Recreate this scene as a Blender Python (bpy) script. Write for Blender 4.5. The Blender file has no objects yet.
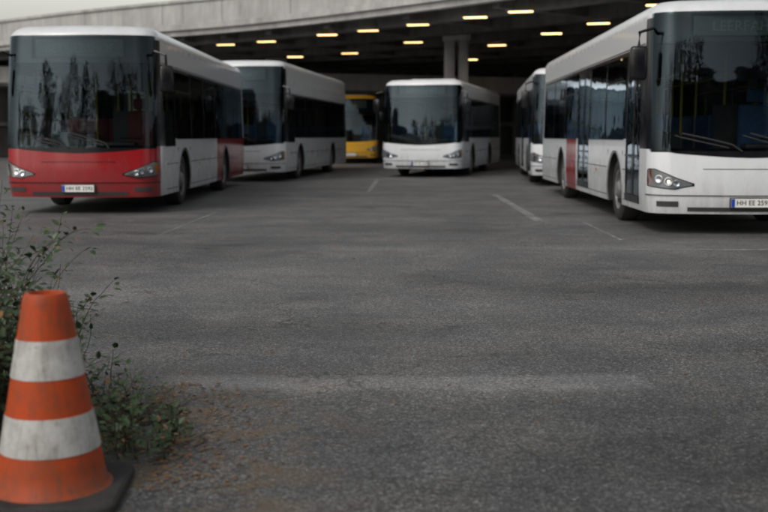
import bpy, bmesh, math, random
from mathutils import Vector, Matrix, noise as mnoise
random.seed(7)
R=math.radians
scn=bpy.context.scene
scn.view_settings.view_transform='Standard'
try: scn.view_settings.look='None'
except Exception: pass
scn.view_settings.exposure=0
COL=scn.collection

# ------------------------------------------------------------ node helpers
class NT:
    def __init__(s,mat):
        s.t=mat.node_tree; s.t.nodes.clear()
        s.out=s.t.nodes.new('ShaderNodeOutputMaterial')
    def n(s,typ,ins=None,**kw):
        nd=s.t.nodes.new(typ)
        for k,v in kw.items(): setattr(nd,k,v)
        if ins:
            for k,v in ins.items():
                sock=nd.inputs[k]
                if hasattr(v,'links') or isinstance(v,bpy.types.NodeSocket): s.t.links.new(v,sock)
                else: sock.default_value=v
        return nd
    def math(s,op,a,b=0.0,c=None,clamp=False):
        nd=s.t.nodes.new('ShaderNodeMath'); nd.operation=op; nd.use_clamp=clamp
        for i,v in enumerate([a,b,c]):
            if v is None: continue
            if isinstance(v,bpy.types.NodeSocket): s.t.links.new(v,nd.inputs[i])
            else: nd.inputs[i].default_value=v
        return nd.outputs[0]
    def mix(s,f,a,b,typ='MIX'):
        nd=s.t.nodes.new('ShaderNodeMixRGB'); nd.blend_type=typ
        for i,v in enumerate([f,a,b]):
            if isinstance(v,bpy.types.NodeSocket): s.t.links.new(v,nd.inputs[i])
            else:
                if i>0 and len(v)==3: v=(*v,1)
                nd.inputs[i].default_value=v
        return nd.outputs[0]
    def ramp(s,f,p0,p1,c0=0.0,c1=1.0):
        nd=s.t.nodes.new('ShaderNodeMapRange'); nd.clamp=True
        s.t.links.new(f,nd.inputs[0])
        nd.inputs[1].default_value=p0; nd.inputs[2].default_value=p1
        nd.inputs[3].default_value=c0; nd.inputs[4].default_value=c1
        return nd.outputs[0]
    def noise(s,co,scale,detail=4,rough=.55,dist=0):
        nd=s.n('ShaderNodeTexNoise',{'Vector':co,'Scale':scale,'Detail':detail,'Roughness':rough,'Distortion':dist})
        return nd.outputs[0]
    def link(s,a,b): s.t.links.new(a,b)
    def bsdf(s,**ins):
        b=s.t.nodes.new('ShaderNodeBsdfPrincipled')
        for k,v in ins.items():
            k=k.replace('_',' ')
            if isinstance(v,bpy.types.NodeSocket): s.link(v,b.inputs[k])
            else:
                if k in('Base Color','Emission Color') and len(v)==3: v=(*v,1)
                b.inputs[k].default_value=v
        s.link(b.outputs[0],s.out.inputs[0]); return b

def newmat(name):
    m=bpy.data.materials.new(name); m.use_nodes=True
    return m,NT(m)

def simple(name,col,rough=.5,metal=0,var=.12,scale=6,spec=.5,bump=0,coat=0):
    m,t=newmat(name)
    co=t.n('ShaderNodeTexCoord').outputs['Object']
    n=t.noise(co,scale,3,.6)
    f=t.ramp(n,.3,.7,1-var,1+var)
    c=t.mix(1.0,col,f,'MULTIPLY')
    r=t.ramp(n,.3,.7,max(0.02,rough-.06),min(1,rough+.08))
    b=t.bsdf(Base_Color=c,Roughness=r,Metallic=metal)
    b.inputs['Specular IOR Level'].default_value=spec
    b.inputs['Coat Weight'].default_value=coat
    if bump:
        bp=t.n('ShaderNodeBump',{'Strength':bump,'Distance':.01,'Height':t.noise(co,scale*12,2)})
        t.link(bp.outputs[0],b.inputs['Normal'])
    return m

def paint(name,col,dirtcol=(.085,.078,.07)):
    m,t=newmat(name)
    co=t.n('ShaderNodeTexCoord').outputs['Object']
    sep=t.n('ShaderNodeSeparateXYZ',{0:co})
    mp=t.n('ShaderNodeMapping',{'Vector':co,'Scale':(3,3,.7)})
    n1=t.noise(mp.outputs[0],2.2,5,.65)
    n2=t.noise(co,14,3,.6)
    low=t.ramp(sep.outputs['Z'],1.15,.22,0,1)
    low=t.math('POWER',low,1.7)
    d=t.math('MULTIPLY',low,t.ramp(n1,.3,.75,.3,1))
    d2=t.math('MULTIPLY',t.ramp(n1,.45,.8,0,.15),t.ramp(n2,.35,.65,.4,1))
    top=t.math('MULTIPLY',t.ramp(sep.outputs['Z'],2.6,3.1,0,.26),t.ramp(n1,.3,.65,.6,1))
    d=t.math('ADD',t.math('MULTIPLY',d,.6),t.math('MAXIMUM',d2,top),clamp=True)
    c=t.mix(d,col,dirtcol)
    r=t.ramp(d,0,.6,.2,.6)
    b=t.bsdf(Base_Color=c,Roughness=r)
    b.inputs['Coat Weight'].default_value=.4
    b.inputs['Coat Roughness'].default_value=.09
    wav=t.n('ShaderNodeBump',{'Strength':.08,'Distance':.02,'Height':t.noise(co,1.7,1)})
    t.link(wav.outputs[0],b.inputs['Normal'])
    return m

def glassmat(name,tint=(.30,.33,.33),rough=.02,dust=.03,ior=1.5,gcol=(.50,.60,.68)):
    m,t=newmat(name)
    co=t.n('ShaderNodeTexCoord').outputs['Object']
    n=t.noise(co,1.3,2)
    bp=t.n('ShaderNodeBump',{'Strength':.22,'Distance':.03,'Height':n})
    tr=t.n('ShaderNodeBsdfTransparent',{'Color':(*tint,1)})
    gl=t.n('ShaderNodeBsdfGlossy',{'Color':(*gcol,1),'Roughness':rough,'Normal':bp.outputs[0]})
    fr=t.n('ShaderNodeFresnel',{'IOR':ior,'Normal':bp.outputs[0]})
    mx=t.n('ShaderNodeMixShader',{0:fr.outputs[0],1:tr.outputs[0],2:gl.outputs[0]})
    if dust:
        df=t.n('ShaderNodeBsdfDiffuse',{'Color':(.25,.25,.24,1)})
        dn=t.ramp(t.noise(co,3.5,4,.7),.5,.8,.0,dust)
        mx=t.n('ShaderNodeMixShader',{0:dn,1:mx.outputs[0],2:df.outputs[0]})
    t.link(mx.outputs[0],t.out.inputs[0])
    return m

def emis(name,col,st):
    m,t=newmat(name)
    co=t.n('ShaderNodeTexCoord').outputs['Object']
    n=t.ramp(t.noise(co,.25,2),.3,.7,.65,1.25)
    e=t.n('ShaderNodeEmission',{'Color':(*col,1),'Strength':t.math('MULTIPLY',n,st)})
    t.link(e.outputs[0],t.out.inputs[0]); return m

M={}
M['white']=paint('bus_white_paint',(.68,.70,.73))
M['red']=paint('bus_red_paint',(.27,.008,.012),(.06,.04,.038))
M['yellow']=paint('bus_yellow_paint',(.70,.37,.02))
M['black']=simple('gloss_black_trim',(.008,.008,.010),.2,spec=.35)
M['rubber']=simple('black_rubber',(.022,.021,.02),.75,bump=.3)
M['plastic']=simple('grey_plastic',(.04,.04,.042),.5)
M['chrome']=simple('reflector_chrome',(.75,.76,.78),.12,metal=1)
M['rim']=simple('wheel_rim_steel',(.22,.22,.22),.45,metal=.4,var=.3)
M['glass']=glassmat('window_glass',(.26,.30,.31),dust=.02,gcol=(.6,.7,.78))
M['wglass']=glassmat('windscreen_glass',(.48,.56,.56),dust=.012,gcol=(.46,.58,.68))
M['lens']=glassmat('lamp_lens',(.85,.88,.9),.02,dust=0,gcol=(.9,.9,.9))
M['seat']=simple('seat_fabric',(.05,.10,.22),.85,var=.3,scale=20)
M['seatred']=simple('seat_fabric_red',(.14,.03,.03),.85,var=.3,scale=20)
M['inner']=simple('interior_panel',(.22,.22,.22),.6)
M['floor']=simple('interior_floor',(.04,.04,.045),.6)
M['pole']=simple('yellow_handrail',(.50,.36,.03),.35)
M['disp']=simple('display_panel',(.12,.134,.132),.35,var=.25)
M['disptext']=simple('display_text',(.24,.25,.24),.5)
M['plate']=simple('plate_white',(.7,.7,.68),.4,var=.05)
M['plateblue']=simple('plate_blue',(.01,.05,.35),.4)
M['plateink']=simple('plate_ink',(.01,.01,.01),.5)
M['tail']=simple('tail_lamp',(.4,.01,.01),.2)
M['orange']=simple('indicator_amber',(.7,.2,.01),.2)
M['under']=simple('underbody',(.014,.013,.012),.9)
M['lamp_on']=emis('headlamp_glow',(1,.72,.40),9)

# ------------------------------------------------------------ mesh helpers
def finish(bm,name,mats,parent=None,sharp=35,smooth=True):
    if smooth:
        bm.normal_update()
        for f in bm.faces: f.smooth=True
        for e in bm.edges:
            if len(e.link_faces)==2:
                if e.calc_face_angle(0)>R(sharp): e.smooth=False
    me=bpy.data.meshes.new(name); bm.to_mesh(me); bm.free()
    for m in mats: me.materials.append(m)
    ob=bpy.data.objects.new(name,me); COL.objects.link(ob)
    if parent: ob.parent=parent
    return ob
def empty(name,loc,rz=0):
    e=bpy.data.objects.new(name,None); COL.objects.link(e)
    e.location=loc; e.rotation_euler=(0,0,rz); e.empty_display_size=.3
    return e
def add_box(bm,c,s,mi=0,bevel=0,seg=2,rot=None):
    mt=Matrix.Translation(c)
    if rot is not None: mt=mt@rot
    r=bmesh.ops.create_cube(bm,size=1,matrix=mt@Matrix.Diagonal((*s,1)))
    vs=r['verts']; fs=set(f for v in vs for f in v.link_faces)
    for f in fs: f.material_index=mi
    if bevel:
        es=list(set(e for v in vs for e in v.link_edges))
        r2=bmesh.ops.bevel(bm,geom=es,offset=bevel,segments=seg,affect='EDGES',profile=.5)
        for f in r2['faces']: f.material_index=mi
def add_tube(bm,pts,r,mi=0,n=8,r2=None):
    rings=[]; P=[Vector(p) for p in pts]
    for i,p in enumerate(P):
        d=(P[min(i+1,len(P)-1)]-P[max(i-1,0)]).normalized()
        a=Vector((0,0,1)) if abs(d.z)<.9 else Vector((1,0,0))
        x=d.cross(a).normalized(); y=d.cross(x)
        rr=r if r2 is None else r+(r2-r)*i/(len(P)-1)
        rings.append([bm.verts.new(p+x*rr*math.cos(2*math.pi*k/n)+y*rr*math.sin(2*math.pi*k/n)) for k in range(n)])
    for a,b in zip(rings,rings[1:]):
        for k in range(n):
            f=bm.faces.new((a[k],a[(k+1)%n],b[(k+1)%n],b[k])); f.material_index=mi
    for rg in(rings[0],rings[-1]):
        f=bm.faces.new(rg); f.material_index=mi
def add_lathe(bm,prof,axis='Z',c=(0,0,0),n=32,mats=None,sgn=1):
    c=Vector(c); rings=[]
    for r,h in prof:
        rg=[]
        for k in range(n):
            a=2*math.pi*k/n
            if axis=='Z': v=Vector((r*math.cos(a),r*math.sin(a),h))
            elif axis=='X': v=Vector((h*sgn,r*math.cos(a),r*math.sin(a)))
            else: v=Vector((r*math.cos(a),h*sgn,r*math.sin(a)))
            rg.append(bm.verts.new(c+v))
        rings.append(rg)
    for i,(a,b) in enumerate(zip(rings,rings[1:])):
        for k in range(n):
            f=bm.faces.new((a[k],a[(k+1)%n],b[(k+1)%n],b[k]))
            f.material_index=mats[i] if mats else 0
    return rings

# ------------------------------------------------------------ bus
def make_bus(name,loc,phi,L=12.0,H=3.05,livery=None,lit=False,text='BETRIEBSHOF',seatm='seat',plate='HH EE 2592'):
    W=2.55; hw0=W/2; r=.34; bow=.10
    root=empty(name,loc,R(phi))
    RR=.2
    def inset(z):
        q=(z-(H-RR))/RR
        if q<=0: return 0
        return RR*(1-math.sqrt(max(0,1-min(q,1)**2)))
    def hw(z):
        w=hw0-inset(z)*1.25
        if z>1.2: w-= .035*(z-1.2)/1.6
        if z<.5: w-= .02*(.5-z)/.2
        return w
    def yf(z):
        if z<.6: y=.05*((.6-z)/.3)**2
        elif z<1.05: y=.02*(z-.6)/.45
        else: y=.02+.20*((z-1.05)/1.7)**1.25
        return y+inset(z)*1.2
    Ys=.85; uR=3+(L-.12-Ys); uE=uR+2
    def P0(u,z):
        s=1 if u>=0 else -1; a_=abs(u); h=hw(z); a=h-r; f=yf(z)
        if a_<=1: x=a*a_; y=f+bow*a_*a_
        elif a_<=2:
            an=(a_-1)*math.pi/2; x=a+r*math.sin(an); y=f+bow+r*(1-math.cos(an))
        elif a_<=3: x=h; y0=f+bow+r; y=y0+(Ys-y0)*(a_-2)
        elif a_<=uR: x=h; y=Ys+a_-3
        elif a_<=uR+1:
            an=(a_-uR)*math.pi/2; x=h-.12+.12*math.cos(an); y=L-.12+.12*math.sin(an)-inset(z)*.6*math.sin(an)
        else: x=(h-.12)*(uE-a_); y=L-inset(z)*.6
        return Vector((s*x,y,z))
    def Pt(u,z,off=0):
        p=P0(u,z)
        if off:
            e=.02
            du=P0(u+e,z)-P0(u-e,z); dz=P0(u,min(z+e,H))-P0(u,z-e)
            n=du.cross(dz)
            if n.length<1e-9: n=Vector((0,-1,0))
            n.normalize()
            if abs(u)<1.2: ok=n.y<0
            elif abs(u)<=uR+.5: ok=(n.x*(1 if u>0 else -1))>0
            else: ok=n.y>0
            if not ok: n=-n
            p=p+n*off
        return p
    yu=lambda y:3+y-Ys
    fcall=lambda v,u: v(u) if callable(v) else v
    def patch(bm,u0,u1,z0,z1,off=.005,nu=1,nz=1,mi=0):
        g=[]
        for i in range(nu+1):
            u=u0+(u1-u0)*i/nu; a=fcall(z0,u); b=fcall(z1,u)
            g.append([bm.verts.new(Pt(u,a+(b-a)*j/nz,off)) for j in range(nz+1)])
        for i in range(nu):
            for j in range(nz):
                vs=(g[i][j],g[i+1][j],g[i+1][j+1],g[i][j+1])
                try: f=bm.faces.new(vs); f.material_index=mi
                except Exception: pass
        return g
    zh0=2.56 if H<3.3 else 2.82
    zh1=H-.20
    zs=[.28,.36,.62,.80,1.08,1.12,1.25,2.42,2.50,2.56,H-.20,H-.17,H-.12,H-.07,H-.035,H-.012,H]
    if H-.24>2.62: zs.insert(10,H-.23)
    if zh0>2.6: zs.append(zh0)
    zs=sorted(set(zs))
    wr=.48; wy=[2.65,L-3.35]
    def wins(y0,y1,n,gap=.07):
        w=(y1-y0-gap*(n-1))/n
        return [(y0+i*(w+gap),y0+i*(w+gap)+w) for i in range(n)]
    left=[(.80,1.72,1.12)]+[(a,b,1.25) for a,b in wins(1.9,L-.55,6)]
    d1=(.62,1.82); d2=(5.15,6.4)
    right=[(a,b,1.25) for a,b in wins(2.0,5.02,2)+wins(6.53,L-.55,3)]
    doors=[d1,d2]
    ycuts=set([Ys+.0])
    for a,b,_ in left+right: ycuts|={a,b}
    for a,b in doors: ycuts|={a,b}
    for y in wy: ycuts|={y-.62,y+.62}
    for y in (6.6,7.9,.62+.0): ycuts.add(y)
    side=sorted([yu(y) for y in ycuts if y>Ys+.001])
    us=[0,.25,.5,.72,.86,1,1.12,1.25,1.4,1.55,1.7,1.85,2,2.5,3]+side+[yu(L-.3),uR,uR+.33,uR+.66,uR+1,uR+1.5,uE]
    us=sorted(set(round(u,4) for u in us))
    cols=[-u for u in reversed(us) if u>0]+us
    left=[(max(a,Ys),b,c) for a,b,c in left]; doors=[(max(a,Ys),b) for a,b in doors]
    mats=['white','red','yellow','black','under']
    mi={n:i for i,n in enumerate(mats)}
    bm=bmesh.new(); grid={}
    for i,u in enumerate(cols):
        for j,z in enumerate(zs): grid[i,j]=bm.verts.new(P0(u,z))
    def cell(u,z):
        a=abs(u)
        y=Ys+a-3
        if a<1.62 and 1.12<z<2.50: return None
        if a<.9 and zh0<z<zh1: return None
        if a<1.75 and 1.08<z<H-.17: return 'black'
        if a<2.5 and 1.12<z<H-.3: return 'black'
        if a<=3 and 1.12<z<2.5: return 'black'
        if 3<a<uR:
            for w in wy:
                if abs(y-w)<.62 and z<1.08: return None
            if u>0:
                for p,q,zz in left:
                    if p<y<q and zz<z<2.42: return None
            else:
                for p,q,zz in right:
                    if p<y<q and zz<z<2.42: return None
                for p,q in doors:
                    if p<y<q and .36<z<2.42: return None
            if 1.25<z<2.50 and y<L-.3: return 'black'
        if a>uR+1.1 and 1.25<z<2.5: return 'black'
        return livery(u,a,y,z,uR) if livery else 'white'
    for i in range(len(cols)-1):
        for j in range(len(zs)-1):
            m=cell((cols[i]+cols[i+1])/2,(zs[j]+zs[j+1])/2)
            if m is None: continue
            f=bm.faces.new((grid[i,j],grid[i+1,j],grid[i+1,j+1],grid[i,j+1])); f.material_index=mi[m]
    half=len(cols)//2
    for i in range(half):
        k=len(cols)-1-i
        a,b,c,d=grid[i,len(zs)-1],grid[i+1,len(zs)-1],grid[k-1,len(zs)-1],grid[k,len(zs)-1]
        vs=[]
        for v in(a,b,c,d):
            if v not in vs: vs.append(v)
        if len(vs)>2:
            try: bm.faces.new(vs)
            except Exception: pass
    for s in(1,-1):
        for w in wy:
            ra=.56; t0=math.asin((.28-wr)/ra); N=26; pi_=None
            m=livery(yu(w)*s,yu(w),w,.5,uR) if livery else 'white'
            for k in range(N+1):
                th=t0+(math.pi-2*t0)*k/N
                cx,sz=math.cos(th),math.sin(th)
                q=min(.62/max(abs(cx),1e-6), (1.08-wr)/sz if sz>0 else 9)
                oy,oz=w+q*cx,max(.28,wr+q*sz)
                iy,iz=w+ra*cx,wr+ra*sz
                v1=bm.verts.new(P0(s*yu(iy),iz)); v2=bm.verts.new(P0(s*yu(oy),oz))
                v3=bm.verts.new(P0(s*yu(iy),iz)-Vector((s*.45,0,0)))
                l1=bm.verts.new(Pt(s*yu(w+(ra+.035)*cx),max(.28,wr+(ra+.035)*sz),.012))
                l2=bm.verts.new(Pt(s*yu(iy),iz,.012))
                if pi_:
                    f=bm.faces.new((pi_[0],v1,v2,pi_[1])); f.material_index=mi[m]
                    f=bm.faces.new((pi_[2],v3,v1,pi_[0])); f.material_index=mi['under']
                    f=bm.faces.new((pi_[3],l1,l2,pi_[4])); f.material_index=mi['black']
                pi_=(v1,v2,v3,l1,l2)
            add_box(bm,(s*(hw0-.5),w,.62),(.04,1.2,.9),mi['under'])
    add_box(bm,(0,L/2+.25,.30),(W-.2,L-.9,.06),mi['under'])
    for w in wy: add_box(bm,(0,w,.40),(1.7,.16,.14),mi['under'])
    add_box(bm,(0,L-1.6,.24),(1.2,1.2,.1),mi['under'])
    bmesh.ops.recalc_face_normals(bm,faces=bm.faces[:])
    finish(bm,'body',[M[k] for k in mats],root,sharp=40)

    bm=bmesh.new() # 0 black 1 plastic 2 white 3 chrome 4 tail 5 orange 6 red
    patch(bm,-1.9,1.9,lambda u:1.01+.055*min(abs(u),1.9)**1.5,1.13,.006,38,2,0)
    for z in(.86,):
        patch(bm,-.66,.66,z,z+.008,.004,14,1,0)
    patch(bm,-1.95,1.95,.515,.527,.004,30,1,0)
    patch(bm,-.86,.86,.315,.37,.006,14,1,1)
    for s in(1,-1):
        patch(bm,s*.98,s*1.50,.375,.445,.006,8,1,1)
        patch(bm,s*2.0,s*2.0+s*.012,.30,1.1,.004,1,14,0)
        for a,b in([(.95,2.0),(3.3,wy[1]-.66),(wy[1]+.66,L-.15)]):
            patch(bm,s*yu(a),s*yu(b),.80,.812,.004,1,1,0)
            patch(bm,s*yu(a),s*yu(b),.365,.375,.004,1,1,0)
        y=3.6
        while y<L-.3:
            if all(abs(y-w)>.7 for w in wy) and (s>0 or not any(a-.1<y<b+.1 for a,b in doors)):
                patch(bm,s*yu(y),s*yu(y+.008),.37,1.24,.004,1,1,0)
            y+=1.18
        for y in(4.2,6.9,L-1.4):
            patch(bm,s*yu(y),s*yu(y+.1),.72,.76,.012,1,1,5)
        patch(bm,s*2.6,s*uR,2.515,2.53,.006,20,1,1)
        for z in(.75,.95,2.3): patch(bm,s*(uR+.5),s*(uR+1.15),z,z+.14,.008,4,1,4)
    patch(bm,uR+1.3,uE,1.3,2.4,.006,1,1,0)
    finish(bm,'trim',[M[k] for k in('black','plastic','white','chrome','tail','orange','red')],root)

    bm=bmesh.new()
    patch(bm,-1.74,1.74,1.10,lambda u:H-.18,.014,40,14,0)
    finish(bm,'windscreen',[M['wglass']],root)
    bm=bmesh.new()
    patch(bm,yu(Ys),yu(1.76),1.11,2.44,.010,1,1,0)
    patch(bm,yu(1.86),yu(L-.5),1.235,2.44,.010,10,1,0)
    patch(bm,-yu(1.95),-yu(5.08),1.235,2.44,.010,4,1,0)
    patch(bm,-yu(6.48),-yu(L-.5),1.235,2.44,.010,6,1,0)
    for a,b in doors: patch(bm,-yu(a),-yu(b),.37,2.42,.004,2,1,0)
    finish(bm,'side_windows',[M['glass']],root)
    bm=bmesh.new()
    for a,b in doors:
        mid=(a+b)/2
        for p,q in((a,mid-.006),(mid+.006,b)):
            for e,f_,z0,z1 in((p,p+.055,.37,2.42),(q-.055,q,.37,2.42),(p,q,.37,.47),(p,q,2.34,2.42),(p,q,1.0,1.03)):
                patch(bm,-yu(e),-yu(f_),z0,z1,.012,1,1,0)
            add_tube(bm,[(-(hw0-.06),p+.1,.8),(-(hw0-.06),p+.1,1.7)],.014,1)
    for s,lst in((1,left[1:]),(-1,right)):
        for k,(a,b,_) in enumerate(lst):
            if k%2==0: patch(bm,s*yu(a),s*yu(b),2.08,2.105,.014,1,1,0)
            patch(bm,s*yu(b-.01),s*yu(b+.08),1.25,2.42,.013,1,1,0)
    finish(bm,'door_frames',[M['black'],M['pole']],root)

    bm=bmesh.new()
    US=.80
    hz1=lambda u:.665+.19*min(1,max(0,(abs(u)-US)/.75))**.75
    hz0=lambda u:.655-.05*min(1,max(0,(abs(u)-US)/.25))+.05*max(0,abs(u)-1)
    for s in(1,-1):
        patch(bm,s*(US-.03),s*1.80,lambda u:hz0(u)-.012,lambda u:hz1(u)+.012,.004,16,1,0)
        patch(bm,s*US,s*1.76,hz0,hz1,.008,16,1,1)
        for uu,rd in((1.02,.048),(1.2,.058),(1.43,.055)):
            z=(hz0(uu)+hz1(uu))/2
            c=Pt(s*uu,z,.010); n=(Pt(s*uu,z,.05)-c).normalized()
            x=n.cross(Vector((0,0,1))).normalized(); y=n.cross(x)
            rings=[]
            for rr,dd in((rd,0),(rd,.012),(rd*.82,.014),(rd*.3,.004)):
                rings.append([bm.verts.new(c+n*dd+x*rr*math.cos(2*math.pi*k/16)+y*rr*math.sin(2*math.pi*k/16)) for k in range(16)])
            for ri in range(3):
                for k in range(16):
                    f=bm.faces.new((rings[ri][k],rings[ri][(k+1)%16],rings[ri+1][(k+1)%16],rings[ri+1][k])); f.material_index=2
            f=bm.faces.new(rings[-1]); f.material_index=3 if (lit and uu==1.2) else 2
        patch(bm,s*1.62,s*1.74,lambda u:hz0(u)+.03,lambda u:hz1(u)-.03,.012,4,1,4)
        patch(bm,s*US,s*1.76,hz0,hz1,.034,16,1,5)
    finish(bm,'headlights',[M[k] for k in('black','rim','chrome','lamp_on','orange','lens')],root)

    yp=yf(.42)-.012
    bm=bmesh.new()
    add_box(bm,(0,yp-.006,.43),(.56,.02,.14),0,.004)
    add_box(bm,(0,yp-.018,.43),(.52,.006,.11),1)
    add_box(bm,(-.238,yp-.0225,.43),(.042,.006,.104),2)
    finish(bm,'number_plate',[M['plastic'],M['plate'],M['plateblue']],root)
    def text_ob(nm,body,loc,size,mat,ext=.002):
        cu=bpy.data.curves.new(nm,'FONT'); cu.body=body; cu.size=size; cu.extrude=ext
        cu.align_x='CENTER'; cu.align_y='CENTER'; cu.materials.append(mat)
        o=bpy.data.objects.new(nm,cu); COL.objects.link(o); o.parent=root
        o.location=loc; o.rotation_euler=(R(90),0,0)
        return o
    text_ob('plate_text',plate,(.025,yp-.024,.43),.088,M['plateink'])
    hd=zh1-zh0; yd=yf(zh0)+bow+.02; zm=zh0+hd/2
    bm=bmesh.new(); add_box(bm,(0,yd+.05,zm),(1.76,.04,hd+.05),0)
    add_box(bm,(0,yd+.022,zm),(1.45,.016,hd*.80),1)
    finish(bm,'destination_display',[M['black'],M['disp']],root)
    text_ob('destination_text',text,(0,yd+.010,zm-.01),min(.19,hd*.66),M['disptext'],.001)

    bm=bmesh.new()
    for s in(1,-1):
        base=Pt(s*.15 if s<0 else .55,1.09,.03)
        u0,u1=(-.12,-.95) if s<0 else (.62,-.05)
        pts=[base]+[Pt(u0+(u1-u0)*k/5,1.12+.20*(k/5)**.8,.04) for k in range(1,6)]
        add_tube(bm,pts,.012,0,6)
        pts=[Pt(u0+(u1-u0)*(.25+.9*k/8),1.135+.16*(k/8),.026) for k in range(9)]
        add_tube(bm,pts,.010,0,6)
    finish(bm,'wipers',[M['rubber']],root)

    bm=bmesh.new()
    for s in(1,-1):
        p0=Pt(s*1.55,2.62,.0)
        x1=s*(hw0+.17)
        add_tube(bm,[p0,p0+Vector((s*.10,-.16,.06)),(x1,p0.y-.2,2.62),(x1,p0.y-.18,2.45)],.022,0,8)
        add_box(bm,(x1,p0.y-.17,2.23),(.22,.13,.44),0,.045,3,Matrix.Rotation(R(8*s),4,'Z'))
        add_box(bm,(x1,p0.y-.10,2.25),(.175,.008,.36),1,0,2,Matrix.Rotation(R(8*s),4,'Z'))
    finish(bm,'mirrors',[M['black'],M['chrome']],root)

    for k,(s,w) in enumerate([(s,w) for s in(1,-1) for w in wy]):
        bm=bmesh.new()
        x0=s*(hw0-.06)
        prof=[(.30,-.30),(.44,-.30),(.475,-.27),(.48,-.2),(.48,-.08),(.47,-.03),(.44,-.005),(.36,.005),(.30,-.01),(.285,-.02),(.27,-.07),(.20,-.10),(.15,-.05),(.12,.0),(.10,.015),(.001,.02)]
        mm=[0]*8+[1]*7
        add_lathe(bm,prof,'X',(x0,w,.48),36,mm,s)
        for q in range(10):
            a=2*math.pi*q/10
            add_lathe(bm,[(.02,-.10),(.02,-.055),(.001,-.05)],'X',(x0,w+.235*math.cos(a),.48+.235*math.sin(a)),8,[1,1],s)
        bmesh.ops.recalc_face_normals(bm,faces=bm.faces[:])
        finish(bm,'wheel_%d'%(k+1),[M['rubber'],M['rim']],root)

    bm=bmesh.new() # 0 inner 1 floor 2 seat 3 pole 4 black
    add_box(bm,(0,L/2+.3,.42),(W-.16,L-1.0,.1),1)
    add_box(bm,(0,L/2+.35,2.53),(W-.2,L-1.1,.04),0)
    add_box(bm,(0,.64,.82),(W-.7,.42,.58),4,.08)
    add_box(bm,(0.45,.82,1.14),(.7,.3,.1),4,.04)
    nf=len(bm.faces)
    add_lathe(bm,[(.20,0),(.215,.015),(.20,.03),(.185,.015),(.20,0)],'Z',(.62,1.07,1.24),20)
    bm.faces.ensure_lookup_table()
    for f in bm.faces[nf:]: f.material_index=4
    add_box(bm,(.62,1.75,.95),(.5,.5,.14),4,.05); add_box(bm,(.62,1.98,1.35),(.48,.12,.8),2,.05)
    add_box(bm,(.62,1.97,1.87),(.26,.1,.2),2,.04)
    add_box(bm,(.62,2.15,1.1),(1.1,.04,1.3),4)
    add_box(bm,(-.75,2.6,.9),(.7,1.0,.9),4,.06)
    add_box(bm,(0,L-.9,1.0),(W-.3,.6,1.1),0,.05)
    y=3.1
    while y<L-1.5:
        for x in(-.92,-.50,.50,.92):
            if x<0 and 4.4<y<6.9: continue
            add_box(bm,(x,y,.95),(.40,.42,.1),2,.03); 
            add_box(bm,(x,y+.2,1.3),(.38,.09,.66),2,.035)
            add_box(bm,(x,y+.1,.68),(.3,.3,.45),4)
        y+=.82
    y=2.5
    while y<L-1:
        for x in(-.32,.32): add_tube(bm,[(x,y,.45),(x,y,2.5)],.018,3,6)
        y+=1.64
    for x in(-.42,.42): add_tube(bm,[(x,2.3,2.2),(x,L-1.2,2.2)],.016,3,6)
    finish(bm,'interior',[M[k] for k in('inner','floor',seatm,'pole','plastic')],root)

    bm=bmesh.new()
    add_box(bm,(0,L*.33,H+.035),(1.5,2.3,.15),0,.05,3)
    add_box(bm,(0,L*.72,H+.025),(1.3,1.5,.13),0,.05,3)
    finish(bm,'roof_unit',[M['white']],root)
    return root

def liv_red(u,a,y,z,uR):
    if a<2 and z<1.12: return 'red'
    if 3<a and y>6.6 and z<1.3: return 'red'
    return 'white'
def liv_w(u,a,y,z,uR): return 'white'
def liv_w2(u,a,y,z,uR):
    if u<0 and 6.6<y<7.9 and z<1.3 and a<uR: return 'red'
    return 'white'
def liv_y(u,a,y,z,uR): return 'yellow'

make_bus('city_bus',(-5.04,17.6,0),0,11.3,3.12,liv_red,text='BETRIEBSHOF',seatm='seatred')
make_bus('city_bus',(-4.10,30.1,0),-6.6,12,3.42,liv_w,text='LEERFAHRT',plate='HH EK 1174')
make_bus('city_bus',(1.12,33.4,0),-13,10.3,3.05,liv_w,text='LEERFAHRT',plate='HH ED 2308')
make_bus('city_bus',(4.74,13.75,0),-1.6,12,3.07,liv_w2,lit=True,text='LEERFAHRT')
make_bus('city_bus',(5.05,27.3,0),-5,12,3.05,liv_w,text='LEERFAHRT',plate='HH EE 2561')
make_bus('city_bus',(-1.55,50,0),0,12,3.2,liv_y,text='PAUSE')

# ------------------------------------------------------------ traffic cone
cone=empty('traffic_cone',(-1.20,3.74,0),R(4))
def coneMat(name,col,rough):
    m,t=newmat(name)
    co=t.n('ShaderNodeTexCoord').outputs['Object']
    n=t.noise(co,9,5,.7); n2=t.noise(co,60,3,.6)
    sep=t.n('ShaderNodeSeparateXYZ',{0:co})
    mp=t.n('ShaderNodeMapping',{'Vector':co,'Scale':(30,30,2.5)})
    st=t.noise(mp.outputs[0],1,4,.7)
    d=t.math('ADD',t.ramp(n,.42,.72,0,.6),t.ramp(st,.48,.72,0,.55),clamp=True)
    d=t.math('ADD',d,t.ramp(sep.outputs['Z'],.25,.03,0,.4),clamp=True)
    sp=t.ramp(n2,.58,.68,0,.6)
    d=t.math('MAXIMUM',t.math('MULTIPLY',d,.8),t.math('MULTIPLY',sp,.7))
    c=t.mix(d,col,(.09,.06,.04))
    b=t.bsdf(Base_Color=c,Roughness=rough)
    b.inputs['Specular IOR Level'].default_value=.22
    bp=t.n('ShaderNodeBump',{'Strength':.35,'Distance':.004,'Height':n2}); t.link(bp.outputs[0],b.inputs['Normal'])
    return m
mo=coneMat('cone_orange',(.44,.058,.010),.55); mw=coneMat('cone_reflective_white',(.50,.50,.49),.45)
bm=bmesh.new()
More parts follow.
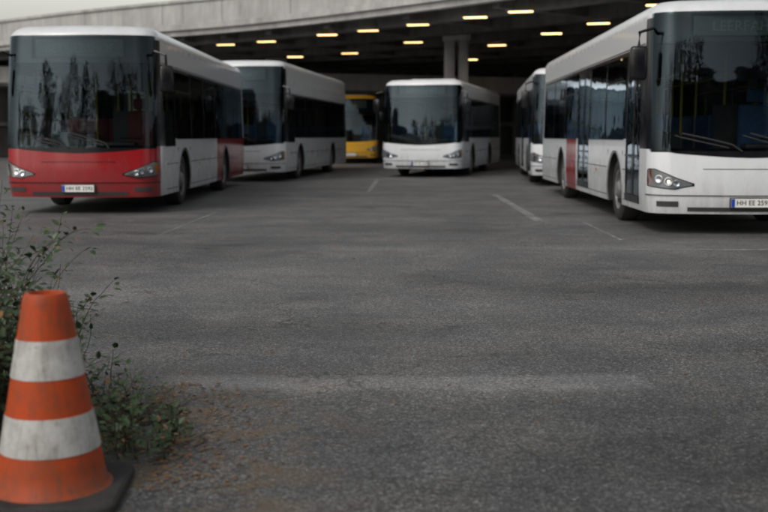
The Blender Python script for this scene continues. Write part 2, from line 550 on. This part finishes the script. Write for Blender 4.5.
CH=.74/.757
def cr(z): return .198+(.075-.198)*(z-.045)/(.755-.045)
prof=[]
prof.append((cr(.045)+.02,.040))
seq=[(.06,0),(.12,0),(.185,0),(.186,1),(.25,1),(.322,1),(.323,0),(.39,0),(.456,0),(.457,1),(.52,1),(.594,1),(.595,0),(.66,0),(.72,0)]
for z,k in seq: prof.append((cr(z)+(.0025 if k else 0),z))
prof+= [(cr(.745),.742),(cr(.75)-.006,.755),(cr(.75)-.018,.757),(cr(.75)-.022,.74),(cr(.7)-.02,.6)]
mm2=[0]*len(prof)
for i in range(len(prof)-1):
    za=(prof[i][1]+prof[i+1][1])/2
    mm2[i]=1 if (.1855<za<.3225 or .4565<za<.5945) and prof[i][0]>.09 else 0
prof=[(a,b*CH) for a,b in prof]
add_lathe(bm,prof,'Z',(0,0,0),64,mm2)
bmesh.ops.recalc_face_normals(bm,faces=bm.faces[:])
finish(bm,'cone_body',[mo,mw],cone,sharp=50)
bm=bmesh.new()
def rrect(h,rr,z,n=6):
    o=[]
    for cx,cy,a0 in((h-rr,h-rr,0),(-h+rr,h-rr,90),(-h+rr,-h+rr,180),(h-rr,-h+rr,270)):
        for k in range(n+1):
            a=R(a0+90*k/n); o.append(bm.verts.new((cx+rr*math.cos(a),cy+rr*math.sin(a),z)))
    return o
rings=[rrect(.255,.06,.002),rrect(.262,.06,.012),rrect(.26,.06,.03),rrect(.25,.055,.04),rrect(.235,.05,.042)]
for a,b in zip(rings,rings[1:]):
    for k in range(len(a)): bm.faces.new((a[k],a[(k+1)%len(a)],b[(k+1)%len(a)],b[k]))
bm.faces.new(rings[-1])
bmesh.ops.recalc_face_normals(bm,faces=bm.faces[:])
finish(bm,'rubber_base',[simple('cone_base_rubber',(.026,.024,.023),.8,var=.5,scale=14,bump=.5)],cone)

# ------------------------------------------------------------ ground
m,t=newmat('asphalt')
co=t.n('ShaderNodeTexCoord').outputs['Object']
sep=t.n('ShaderNodeSeparateXYZ',{0:co})
big=t.noise(co,.22,3,.6,.4); med=t.noise(co,1.3,5,.65,.6); fine=t.noise(co,38,3,.78)
mp=t.n('ShaderNodeMapping',{'Vector':co,'Scale':(.30,.75,1),'Rotation':(0,0,.25)}); streak=t.noise(mp.outputs[0],1.0,5,.66,1.0)
vor=t.n('ShaderNodeTexVoronoi',{'Vector':co,'Scale':125.0},feature='F1')
vor2=t.n('ShaderNodeTexVoronoi',{'Vector':co,'Scale':50.0},feature='F1')
agg=t.n('ShaderNodeSeparateColor',{0:vor.outputs['Color']}).outputs[0]
agg2=t.n('ShaderNodeSeparateColor',{0:vor2.outputs['Color']}).outputs[0]
base=t.ramp(big,.3,.7,.074,.104)
base=t.math('MULTIPLY',base,t.ramp(sep.outputs['Y'],4.2,8,.78,1.08))
base=t.math('MULTIPLY',base,t.ramp(med,.3,.7,.76,1.26))
base=t.math('MULTIPLY',base,t.ramp(streak,.30,.70,.70,1.32))
base=t.math('MULTIPLY',base,t.ramp(fine,.25,.75,.42,1.58))
st=t.math('MULTIPLY',t.math('POWER',agg,3.0),2.0)
base=t.math('MULTIPLY',base,t.math('ADD',.54,st))
pale=t.math('MULTIPLY',t.ramp(agg2,.93,.96,0,1),t.ramp(vor2.outputs['Distance'],.25,.42,1,0))
base=t.math('ADD',base,t.math('MULTIPLY',pale,.14))
def stripmask(cx,cy,hx,hy,soft=.10,ns=.35):
    nx=t.math('ADD',sep.outputs['X'],t.math('MULTIPLY',t.math('SUBTRACT',med,.5),ns*2))
    ny=t.math('ADD',sep.outputs['Y'],t.math('MULTIPLY',t.math('SUBTRACT',med,.5),ns))
    dx=t.math('SUBTRACT',t.math('ABSOLUTE',t.math('SUBTRACT',nx,cx)),hx)
    dy=t.math('SUBTRACT',t.math('ABSOLUTE',t.math('SUBTRACT',ny,cy)),hy)
    d=t.math('MAXIMUM',dx,dy)
    return t.ramp(d,soft,-soft*.3,0,1)
for a in((.05,5.50,1.25,.12,.09,.32,.085),(-.75,5.38,.5,.12,.10,.3,.03),(-2.9,8.4,.9,.5,.15,.8,.05),(1.2,12.0,2.6,.35,.3,1.2,.03),(-1.6,10.2,2.2,.25,.3,1.0,.03)):
    mk=stripmask(*a[:6]); base=t.math('ADD',base,t.math('MULTIPLY',t.math('MULTIPLY',mk,t.ramp(fine,.25,.65,.35,1)),a[6]))
for a in((1.6,4.2,1.2,.28,.2,.8,.25),(-.9,7.1,1.1,.35,.2,1.2,.28),(2.4,8.8,1.1,.5,.2,1.2,.25),(0.3,15,1.2,.8,.3,1.2,.22),(-1.5,12.5,.6,1.2,.1,.9,.22)):
    mk=stripmask(*a[:6]); base=t.math('MULTIPLY',base,t.math('SUBTRACT',1,t.math('MULTIPLY',mk,a[6])))
dist=t.n('ShaderNodeTexNoise',{'Vector':co,'Scale':2.2,'Detail':4,'Roughness':.65})
dv=t.n('ShaderNodeVectorMath',{0:dist.outputs['Color'],1:(.5,.5,.5)},operation='SUBTRACT')
dv2=t.n('ShaderNodeVectorMath',{0:dv.outputs[0],'Scale':.75},operation='SCALE')
cc=t.n('ShaderNodeVectorMath',{0:co,1:dv2.outputs[0]},operation='ADD')
v3=t.n('ShaderNodeTexVoronoi',{'Vector':cc.outputs[0],'Scale':.55},feature='DISTANCE_TO_EDGE')
v4=t.n('ShaderNodeTexVoronoi',{'Vector':cc.outputs[0],'Scale':3.1},feature='DISTANCE_TO_EDGE')
c1=t.math('MULTIPLY',t.ramp(v3.outputs['Distance'],.009,.002,0,.8),t.ramp(med,.42,.54,0,1))
c2=t.math('MULTIPLY',t.ramp(v4.outputs['Distance'],.032,.006,0,1),t.math('MULTIPLY',t.ramp(big,.42,.58,.4,1),t.ramp(sep.outputs['Y'],6.2,4.4,0,1)))
crack=t.math('MAXIMUM',c1,c2)
base=t.math('MULTIPLY',base,t.math('SUBTRACT',1,t.math('MULTIPLY',crack,.68)))
oil=t.ramp(t.noise(co,.8,3,.5,.3),.60,.74,0,.45)
base=t.math('MULTIPLY',base,t.math('SUBTRACT',1,oil))
drip=t.ramp(t.noise(co,5.5,2,.5),.72,.78,0,.45)
base=t.math('MULTIPLY',base,t.math('SUBTRACT',1,drip))
warm=t.mix(t.ramp(med,.35,.7,0,1),(.98,.99,1.02),(1.05,1.0,.94))
colr=t.mix(1.0,warm,base,'MULTIPLY')
mo_=t.math('MULTIPLY',t.ramp(t.noise(co,3.4,4,.7),.48,.60,0,1),t.math('MULTIPLY',t.ramp(sep.outputs['X'],.1,-.7,0,1),t.ramp(sep.outputs['Y'],6.0,4.7,0,1)))
colr=t.mix(t.math('MULTIPLY',mo_,.55),colr,(.14,.085,.03))
b=t.bsdf(Base_Color=colr,Roughness=.6)
h=t.math('ADD',t.math('MULTIPLY',agg,.5),t.math('MULTIPLY',fine,.8))
bp=t.n('ShaderNodeBump',{'Strength':.95,'Distance':.005,'Height':h}); 
t.link(bp.outputs[0],b.inputs['Normal'])
bm=bmesh.new()
gx=[-600,-60,-20,-8,-3,0,3,8,20,60,600]; gy=[-300,-40,0,4,8,16,30,60,120,900]
gv=[[bm.verts.new((x,y,0)) for y in gy] for x in gx]
for i in range(len(gx)-1):
    for j in range(len(gy)-1): bm.faces.new((gv[i][j],gv[i+1][j],gv[i+1][j+1],gv[i][j+1]))
finish(bm,'ground',[m],smooth=False)

m,t=newmat('worn_road_paint')
co=t.n('ShaderNodeTexCoord').outputs['Object']
n=t.noise(co,7,6,.75); n2=t.noise(co,.9,3)
a=t.math('MULTIPLY',t.ramp(n,.38,.60,0,1),t.ramp(n2,.35,.60,.25,.85))
bs=t.n('ShaderNodeBsdfPrincipled',{'Base Color':(.36,.36,.35,1),'Roughness':.75})
tr=t.n('ShaderNodeBsdfTransparent')
mx=t.n('ShaderNodeMixShader',{0:a,1:tr.outputs[0],2:bs.outputs[0]})
t.link(mx.outputs[0],t.out.inputs[0])
bm=bmesh.new()
def line(x0,y0,x1,y1,w=.12):
    d=Vector((x1-x0,y1-y0,0)).normalized(); p=Vector((-d.y,d.x,0))*w/2
    a=Vector((x0,y0,.004)); b=Vector((x1,y1,.004))
    bm.faces.new([bm.verts.new(q) for q in(a-p,b-p,b+p,a+p)])
line(2.37,16.2,2.45,23.5,.16); line(2.95,13.2,3.0,16.0,.05); line(2.6,12.1,7.2,12.0,.09)
line(-2.95,13.6,-2.85,18.2,.04); line(-.35,25,-.2,32,.10)
finish(bm,'road_markings',[m],smooth=False)

# ------------------------------------------------------------ concrete viaduct
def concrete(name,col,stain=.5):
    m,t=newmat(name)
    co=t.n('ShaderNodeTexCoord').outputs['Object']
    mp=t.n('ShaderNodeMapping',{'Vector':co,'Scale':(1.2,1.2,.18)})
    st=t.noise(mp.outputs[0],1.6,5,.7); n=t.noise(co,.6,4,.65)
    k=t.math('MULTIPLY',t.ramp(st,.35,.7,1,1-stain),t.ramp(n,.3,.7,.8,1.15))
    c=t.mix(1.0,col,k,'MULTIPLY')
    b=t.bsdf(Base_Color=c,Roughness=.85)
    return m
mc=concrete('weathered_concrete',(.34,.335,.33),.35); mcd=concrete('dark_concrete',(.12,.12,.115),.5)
mcdd=concrete('blackish_concrete',(.05,.05,.05),.6)  # darkest concrete tone, for back wall panels and parapet joints
ctrl=[(-48,84),(-33,68.5),(-20.5,57),(-14.3,52),(-9.3,48.5),(-6.2,46.3),(-2.15,42.5),(2.97,36.8),(6.5,32),(10.5,27),(16,20),(22,11)]
def cat(p,n=8):
    o=[]
    for i in range(1,len(p)-2):
        a,b,c,d=[Vector((*q,0)) for q in p[i-1:i+3]]
        for k in range(n):
            s=k/n; o.append(.5*((2*b)+(c-a)*s+(2*a-5*b+4*c-d)*s*s+(3*b-a-3*c+d)*s**3))
    o.append(Vector((*p[-2],0))); return o
edge=cat(ctrl)
for _ in range(12):
    edge=[edge[0]]+[(edge[i-1]+edge[i]*2+edge[i+1])/4 for i in range(1,len(edge)-1)]+[edge[-1]]
nrm=[]
for i in range(len(edge)):
    d=(edge[min(i+1,len(edge)-1)]-edge[max(i-1,0)]).normalized()
    nrm.append(Vector((-d.y,d.x,0)))
via=empty('concrete_viaduct',(0,0,0))
def sweep(name,prof,mat,i0=0,i1=None):
    bm=bmesh.new(); i1=i1 or len(edge)
    rg=[[bm.verts.new(edge[i]+nrm[i]*o+Vector((0,0,z))) for o,z in prof] for i in range(i0,i1)]
    n=len(prof)
    for a,b in zip(rg,rg[1:]):
        for k in range(n): bm.faces.new((a[k],a[(k+1)%n],b[(k+1)%n],b[k]))
    bm.faces.new(rg[0]); bm.faces.new(rg[-1])
    bmesh.ops.recalc_face_normals(bm,faces=bm.faces[:])
    return finish(bm,name,[mat],via,sharp=30)
sweep('parapet',[(-.05,5.72),(.30,5.72),(.30,7.15),(-.05,7.15)],mc)
sweep('parapet_coping',[(-.14,7.153),(.38,7.153),(.38,7.28),(-.14,7.28)],mc)
sweep('fascia_ledge',[(-.22,5.95),(-.053,5.95),(-.053,6.22),(-.22,6.18)],mc)
sweep('deck_slab',[(.303,5.95),(32,5.95),(32,6.3),(.303,6.3)],mcd)
for k,o in enumerate((1.2,5,9,13,17,21,25,29)):
    sweep('girder_%d'%k,[(o,5.45),(o+.5,5.45),(o+.5,5.947),(o,5.947)],mcd)
bm=bmesh.new()
for i in range(4,len(edge)-1,5):
    d=nrm[i]; rot=Matrix.Rotation(math.atan2(d.y,d.x),4,'Z')
    add_box(bm,edge[i]+d*15.5+Vector((0,0,5.75)),(30,.35,.36),0,0,2,rot)
finish(bm,'cross_beams',[mcd],via,smooth=False)
bm=bmesh.new()
for i in range(2,len(edge)-1,7):
    d=nrm[i]; rot=Matrix.Rotation(math.atan2(d.y,d.x),4,'Z')
    add_box(bm,edge[i]-d*.052+Vector((0,0,6.68)),(.006,.025,.9),0,0,2,rot)
finish(bm,'parapet_joints',[mcdd],via,smooth=False)
bm=bmesh.new()
def column(x,y,w=.42):
    add_box(bm,(x-.29,y,2.7),(w,.6,5.5),0,.04); add_box(bm,(x+.29,y+.1,2.7),(w,.6,5.5),0,.04)
    add_box(bm,(x,y+.05,5.42),(1.15,.8,.3),0,.03)
column(3.05,45.6)
for x,y in((-12,53),(-24,64),(13,38),(-6,60),(18,52),(-16,66)): column(x,y)
finish(bm,'columns',[mc],via,sharp=30)
mlamp=emis('strip_lamp_glow',(1,.64,.27),4.2)
lamps=[(-7.1,48.6),(-5.1,47.0),(-2.3,43.9),(-.62,42.2),(1.25,40.0),(3.15,37.5),(4.5,35.8),(1.28,47.4),(5.1,48.9),(6.7,43.4),(7.8,39.5),(-1.7,53.6),(4.6,58),(-4.6,56),(-9.5,55),(9.5,50),(8.6,34)]
bm=bmesh.new()
for x,y in lamps:
    rot=Matrix.Rotation(R(-12+random.uniform(-5,5)),4,'Z')
    add_box(bm,(x,y,5.40),(.98,.20,.05),1,.01,1,rot)
    add_box(bm,(x,y,5.360),(.80,.17,.045),0,.008,1,rot)
    add_tube(bm,[(x-.3,y,5.42),(x-.3,y,5.95)],.012,1,5); add_tube(bm,[(x+.3,y,5.42),(x+.3,y,5.95)],.012,1,5)
finish(bm,'strip_lamps',[mlamp,M['plastic']],via,smooth=False)

wall=empty('retaining_wall',(0,0,0))
bm=bmesh.new()
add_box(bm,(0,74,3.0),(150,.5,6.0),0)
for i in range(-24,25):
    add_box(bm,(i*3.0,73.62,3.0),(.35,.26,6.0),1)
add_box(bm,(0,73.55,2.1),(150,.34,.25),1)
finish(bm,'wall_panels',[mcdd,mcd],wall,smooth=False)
ramp=empty('concrete_ramp',(0,0,0))
bm=bmesh.new()
rt=Matrix.Rotation(R(1.2),4,'Y')
add_box(bm,(0,63,3.9),(70,5,.5),0,0,2,rt)
add_box(bm,(0,60.4,4.25),(70,.2,.9),1,0,2,rt)
for x in range(-30,31,6): add_box(bm,(x,63,1.8),(.5,.5,3.7),0)
finish(bm,'ramp_deck',[mcd,mc],ramp,smooth=False)

# ------------------------------------------------------------ vegetation
def leafmat(name,c1,c2,c3):
    m,t=newmat(name)
    co=t.n('ShaderNodeTexCoord').outputs['Object']
    n=t.noise(co,11,2,.6); n2=t.noise(co,45,1)
    c=t.mix(t.ramp(n,.35,.65,0,1),c1,c2); c=t.mix(t.ramp(n2,.6,.75,0,.6),c,c3)
    t.bsdf(Base_Color=c,Roughness=.5); return m
mleaf=leafmat('leaf_green',(.018,.040,.012),(.045,.082,.026),(.09,.12,.05))
mleafd=leafmat('leaf_dry',(.20,.10,.03),(.10,.05,.022),(.32,.17,.05))
mstem=simple('stem_bark',(.06,.045,.025),.8)
def leaf(bm,p,d,up,L,Wd,mi):
    d=d.normalized(); s=d.cross(up)
    if s.length<1e-4: s=Vector((1,0,0))
    s.normalize(); u=s.cross(d)
    a=p; pts=[(0,0,0),(.3,.5,.10),(.7,.36,.10),(1,0,-.10),(.7,-.36,.10),(.3,-.5,.10),(.3,0,0),(.7,0,-.02)]
    v=[bm.verts.new(a+d*(x*L)+s*(y*Wd)+u*(z*Wd)) for x,y,z in pts]
    for q in((0,6,1),(1,6,7,2),(2,7,3),(0,5,6),(5,4,7,6),(4,3,7)):
        f=bm.faces.new([v[k] for k in q]); f.material_index=mi
def heightprof(x):
    xs=[(-2.8,.80),(-1.95,1.03),(-1.75,1.02),(-1.62,.84),(-1.5,.60),(-1.35,.47),(-1.22,.38),(-1.10,.22),(-.95,.07),(-.7,.02)]
    for (a,h),(b,g) in zip(xs,xs[1:]):
        if a<=x<=b: return h+(g-h)*(x-a)/(b-a)
    return .02
bm=bmesh.new(); rnd=random.Random(3)
def rv(): return Vector((rnd.uniform(-1,1),rnd.uniform(-1,1),rnd.uniform(-1,1)))
for k in range(430):
    x=rnd.uniform(-2.6,-1.12) if k<395 else rnd.uniform(-1.15,-.88); y=rnd.uniform(4.05,5.3)
    if k<170: x=rnd.uniform(-2.0,-1.50); y=rnd.uniform(4.1,4.8)
    if x>-1.35: y=rnd.uniform(4.05,4.8)
    h=heightprof(x)*rnd.uniform(.45,1.04)
    if rnd.random()<.06 and x<-1.6: h*=1.15
    p=Vector((x,y,0)); d=Vector((rnd.uniform(-.35,.18),rnd.uniform(-.4,.3),1)).normalized()
    n=max(4,int(h/.04)); pts=[p.copy()]
    for i in range(n):
        d=(d+rv()*.20+Vector((-.010,0,-.04*i/n))).normalized()
        p=p+d*(h*1.1/n); pts.append(p.copy())
        if i>0 or h<.2:
            for q in range(rnd.choice((1,2,2,3))):
                ld=(d*.35+rv()).normalized(); ld.z=ld.z*.5+.05
                mi=1 if rnd.random()<.05 else 0
                sz=rnd.uniform(.018,.052)
                tw=p+ld*rnd.uniform(.01,.06)
                leaf(bm,tw,ld,Vector((rnd.uniform(-.4,.4),rnd.uniform(-.6,.2),1)),sz,sz*rnd.uniform(.45,.7),mi)
    add_tube(bm,pts,.0035,2,4,.0012)
finish(bm,'weed_bush',[mleaf,mleafd,mstem],smooth=False)
bm=bmesh.new()
for k in range(4600):
    x=-rnd.random()**.8*1.7-.72+rnd.gauss(0,.05); y=rnd.uniform(3.95,5.3)
    lim=-.82-.30*abs(y-4.2)+.10*math.sin(y*9)+.06*math.sin(y*23)
    if x>lim: continue
    if abs(x+1.2)<.27 and abs(y-3.74)<.28: continue
    z=abs(rnd.gauss(0,.03))+.008
    a=rnd.uniform(0,6.28); ld=Vector((math.cos(a),math.sin(a),rnd.uniform(-.2,.5)))
    sz=rnd.uniform(.015,.034)
    leaf(bm,Vector((x,y,z)),ld,Vector((rnd.uniform(-.3,.3),rnd.uniform(-.3,.3),1)),sz,sz*rnd.uniform(.5,.75),1 if rnd.random()<.2 else 0)
finish(bm,'ground_cover_plants',[mleaf,mleafd],smooth=False)
bm=bmesh.new()
for k in range(1050):
    if k<850: x=-.78+abs(rnd.gauss(0,.22))-.14; y=rnd.uniform(3.75,5.5); x-= .22*abs(y-4.2)
    else: x=rnd.uniform(-1.2,2.6); y=rnd.uniform(4,14)
    if abs(x+1.2)<.28 and abs(y-3.74)<.29: continue
    a=rnd.uniform(0,6.28); sz=rnd.uniform(.008,.03)*(1.25 if rnd.random()<.15 else 1)
    leaf(bm,Vector((x,y,.007)),Vector((math.cos(a),math.sin(a),.05)),Vector((rnd.uniform(-.4,.4),rnd.uniform(-.4,.4),1)),sz,sz*.6,0)
finish(bm,'fallen_leaves',[mleafd],smooth=False)
bm=bmesh.new()
c=bm.verts.new((-2.1,4.7,.035)); ring=[]
for k in range(72):
    a=2*math.pi*k/72; rr=1+.10*math.sin(a*5+1)+.05*math.sin(a*13)+rnd.uniform(-.03,.03)
    ring.append(bm.verts.new((-2.1+1.05*rr*math.cos(a),4.75+.76*rr*math.sin(a),.004)))
mid=[bm.verts.new(((v.co.x+2.1)*.75-2.1,(v.co.y-4.7)*.75+4.7,.03+rnd.uniform(-.008,.008))) for v in ring]
for k in range(72):
    bm.faces.new((ring[k],ring[(k+1)%72],mid[(k+1)%72],mid[k])); bm.faces.new((mid[k],mid[(k+1)%72],c))
finish(bm,'soil_verge',[simple('soil',(.05,.038,.025),.95,var=.5,scale=25,bump=1)])

# ------------------------------------------------------------ invented trees and building behind the camera, added to shape reflections
mtree=leafmat('tree_leaves',(.02,.04,.015),(.04,.07,.02),(.06,.09,.03))
def tree_mesh(seed,h):
    rn=random.Random(seed); bm=bmesh.new()
    add_tube(bm,[(0,0,0),(.1,.05,h*.25),(.0,.1,h*.5),(.1,0,h*.85)],.28,1,8,.06)
    cl=[]
    for k in range(18):
        a=rn.uniform(0,6.28); z=h*rn.uniform(.25,.95); rr=h*.26*math.sqrt(max(.05,1-((z/h-.6)/.45)**2))*rn.uniform(.4,1)
        c=Vector((rr*math.cos(a),rr*math.sin(a),z)); cl.append((c,h*rn.uniform(.08,.14)))
        add_tube(bm,[(0,0,z*.7),c*.5+Vector((0,0,z*.42)),c],.07,1,5,.02)
    for c,r_ in cl:
        for q in range(130):
            d=Vector((rn.gauss(0,1),rn.gauss(0,1),rn.gauss(0,.8))).normalized()*r_*rn.uniform(.5,1.1)
            leaf(bm,c+d,Vector((rn.uniform(-1,1),rn.uniform(-1,1),rn.uniform(-.6,.3))),Vector((0,0,1)),rn.uniform(.35,.6),.38,0)
    me=bpy.data.meshes.new('tree'); bm.to_mesh(me); bm.free(); me.materials.append(mtree); me.materials.append(mstem); return me
tms=[tree_mesh(1,14),tree_mesh(2,18)]
for k,(x,y) in enumerate(((-36,-18),(-31,-22),(-26,-20),(-21,-26),(-16,-22),(-12,-27),(-7,-23),(-2,-26),(15,-24),(19,-22),(24,-24),(30,-26))):
    o=bpy.data.objects.new('added_reflection_tree',tms[k%2]); COL.objects.link(o); o.location=(x,y,0); o.rotation_euler=(0,0,k*1.3)  # unseen trees, added to break up the reflections in the bus windscreens
bld=empty('added_reflection_building',(6,-34,0))  # unseen building, added to give the windscreens a dark reflected skyline
bm=bmesh.new()
add_box(bm,(0,-6,8.5),(34,12,17),0); add_box(bm,(0,-6,17.2),(34.6,12.6,.4),1)
for fl in range(5):
    for q in range(11):
        x=-15+q*3
        add_box(bm,(x,.01,2+fl*3.1),(1.9,.06,1.7),2); add_box(bm,(x,.05,1.08+fl*3.1),(2.1,.2,.1),1)
        add_box(bm,(x,.05,2+fl*3.1),(.07,.08,1.7),1)
finish(bm,'walls_and_windows',[concrete('render_facade',(.20,.18,.16),.3),mc,M['black']],bld,smooth=False)

# ------------------------------------------------------------ world, sun, camera
w=bpy.data.worlds.new('World'); scn.world=w; w.use_nodes=True
nt=w.node_tree; nt.nodes.clear()
sky=nt.nodes.new('ShaderNodeTexSky'); sky.sky_type='NISHITA'; sky.sun_disc=False
EL,AZ=R(42),R(215)
sky.sun_elevation=EL; sky.sun_rotation=AZ; sky.air_density=2.0; sky.dust_density=7; sky.ozone_density=1
hs=nt.nodes.new('ShaderNodeHueSaturation'); hs.inputs['Saturation'].default_value=.24
tc=nt.nodes.new('ShaderNodeTexCoord'); sx=nt.nodes.new('ShaderNodeSeparateXYZ'); mr=nt.nodes.new('ShaderNodeMapRange')
nt.links.new(tc.outputs['Generated'],sx.inputs[0]); nt.links.new(sx.outputs['Z'],mr.inputs[0])
mr.inputs[1].default_value=.14; mr.inputs[2].default_value=.42; mr.inputs[3].default_value=3.0; mr.inputs[4].default_value=.85
mu=nt.nodes.new('ShaderNodeVectorMath'); mu.operation='SCALE'
nt.links.new(sky.outputs[0],hs.inputs['Color']); nt.links.new(hs.outputs[0],mu.inputs[0]); nt.links.new(mr.outputs[0],mu.inputs['Scale'])
bg=nt.nodes.new('ShaderNodeBackground'); bg.inputs[1].default_value=.112
wo=nt.nodes.new('ShaderNodeOutputWorld')
nt.links.new(mu.outputs[0],bg.inputs[0]); nt.links.new(bg.outputs[0],wo.inputs[0])
sd=bpy.data.lights.new('Sun','SUN'); sd.energy=.9; sd.angle=R(18); sd.color=(1,.97,.93)
so=bpy.data.objects.new('sun',sd); COL.objects.link(so)
dirv=Vector((math.sin(AZ)*math.cos(EL),math.cos(AZ)*math.cos(EL),math.sin(EL)))
so.rotation_euler=dirv.to_track_quat('Z','Y').to_euler(); so.location=(0,-5,20)

cd=bpy.data.cameras.new('Camera'); cam=bpy.data.objects.new('camera',cd); COL.objects.link(cam)
cam.location=(0,0,1.29); cam.rotation_euler=(R(90-6.42),0,0)
cd.lens=50; cd.sensor_width=36; cd.clip_end=2000; cd.clip_start=.05
cd.dof.use_dof=True; cd.dof.focus_distance=7.2; cd.dof.aperture_fstop=2.2
scn.camera=cam
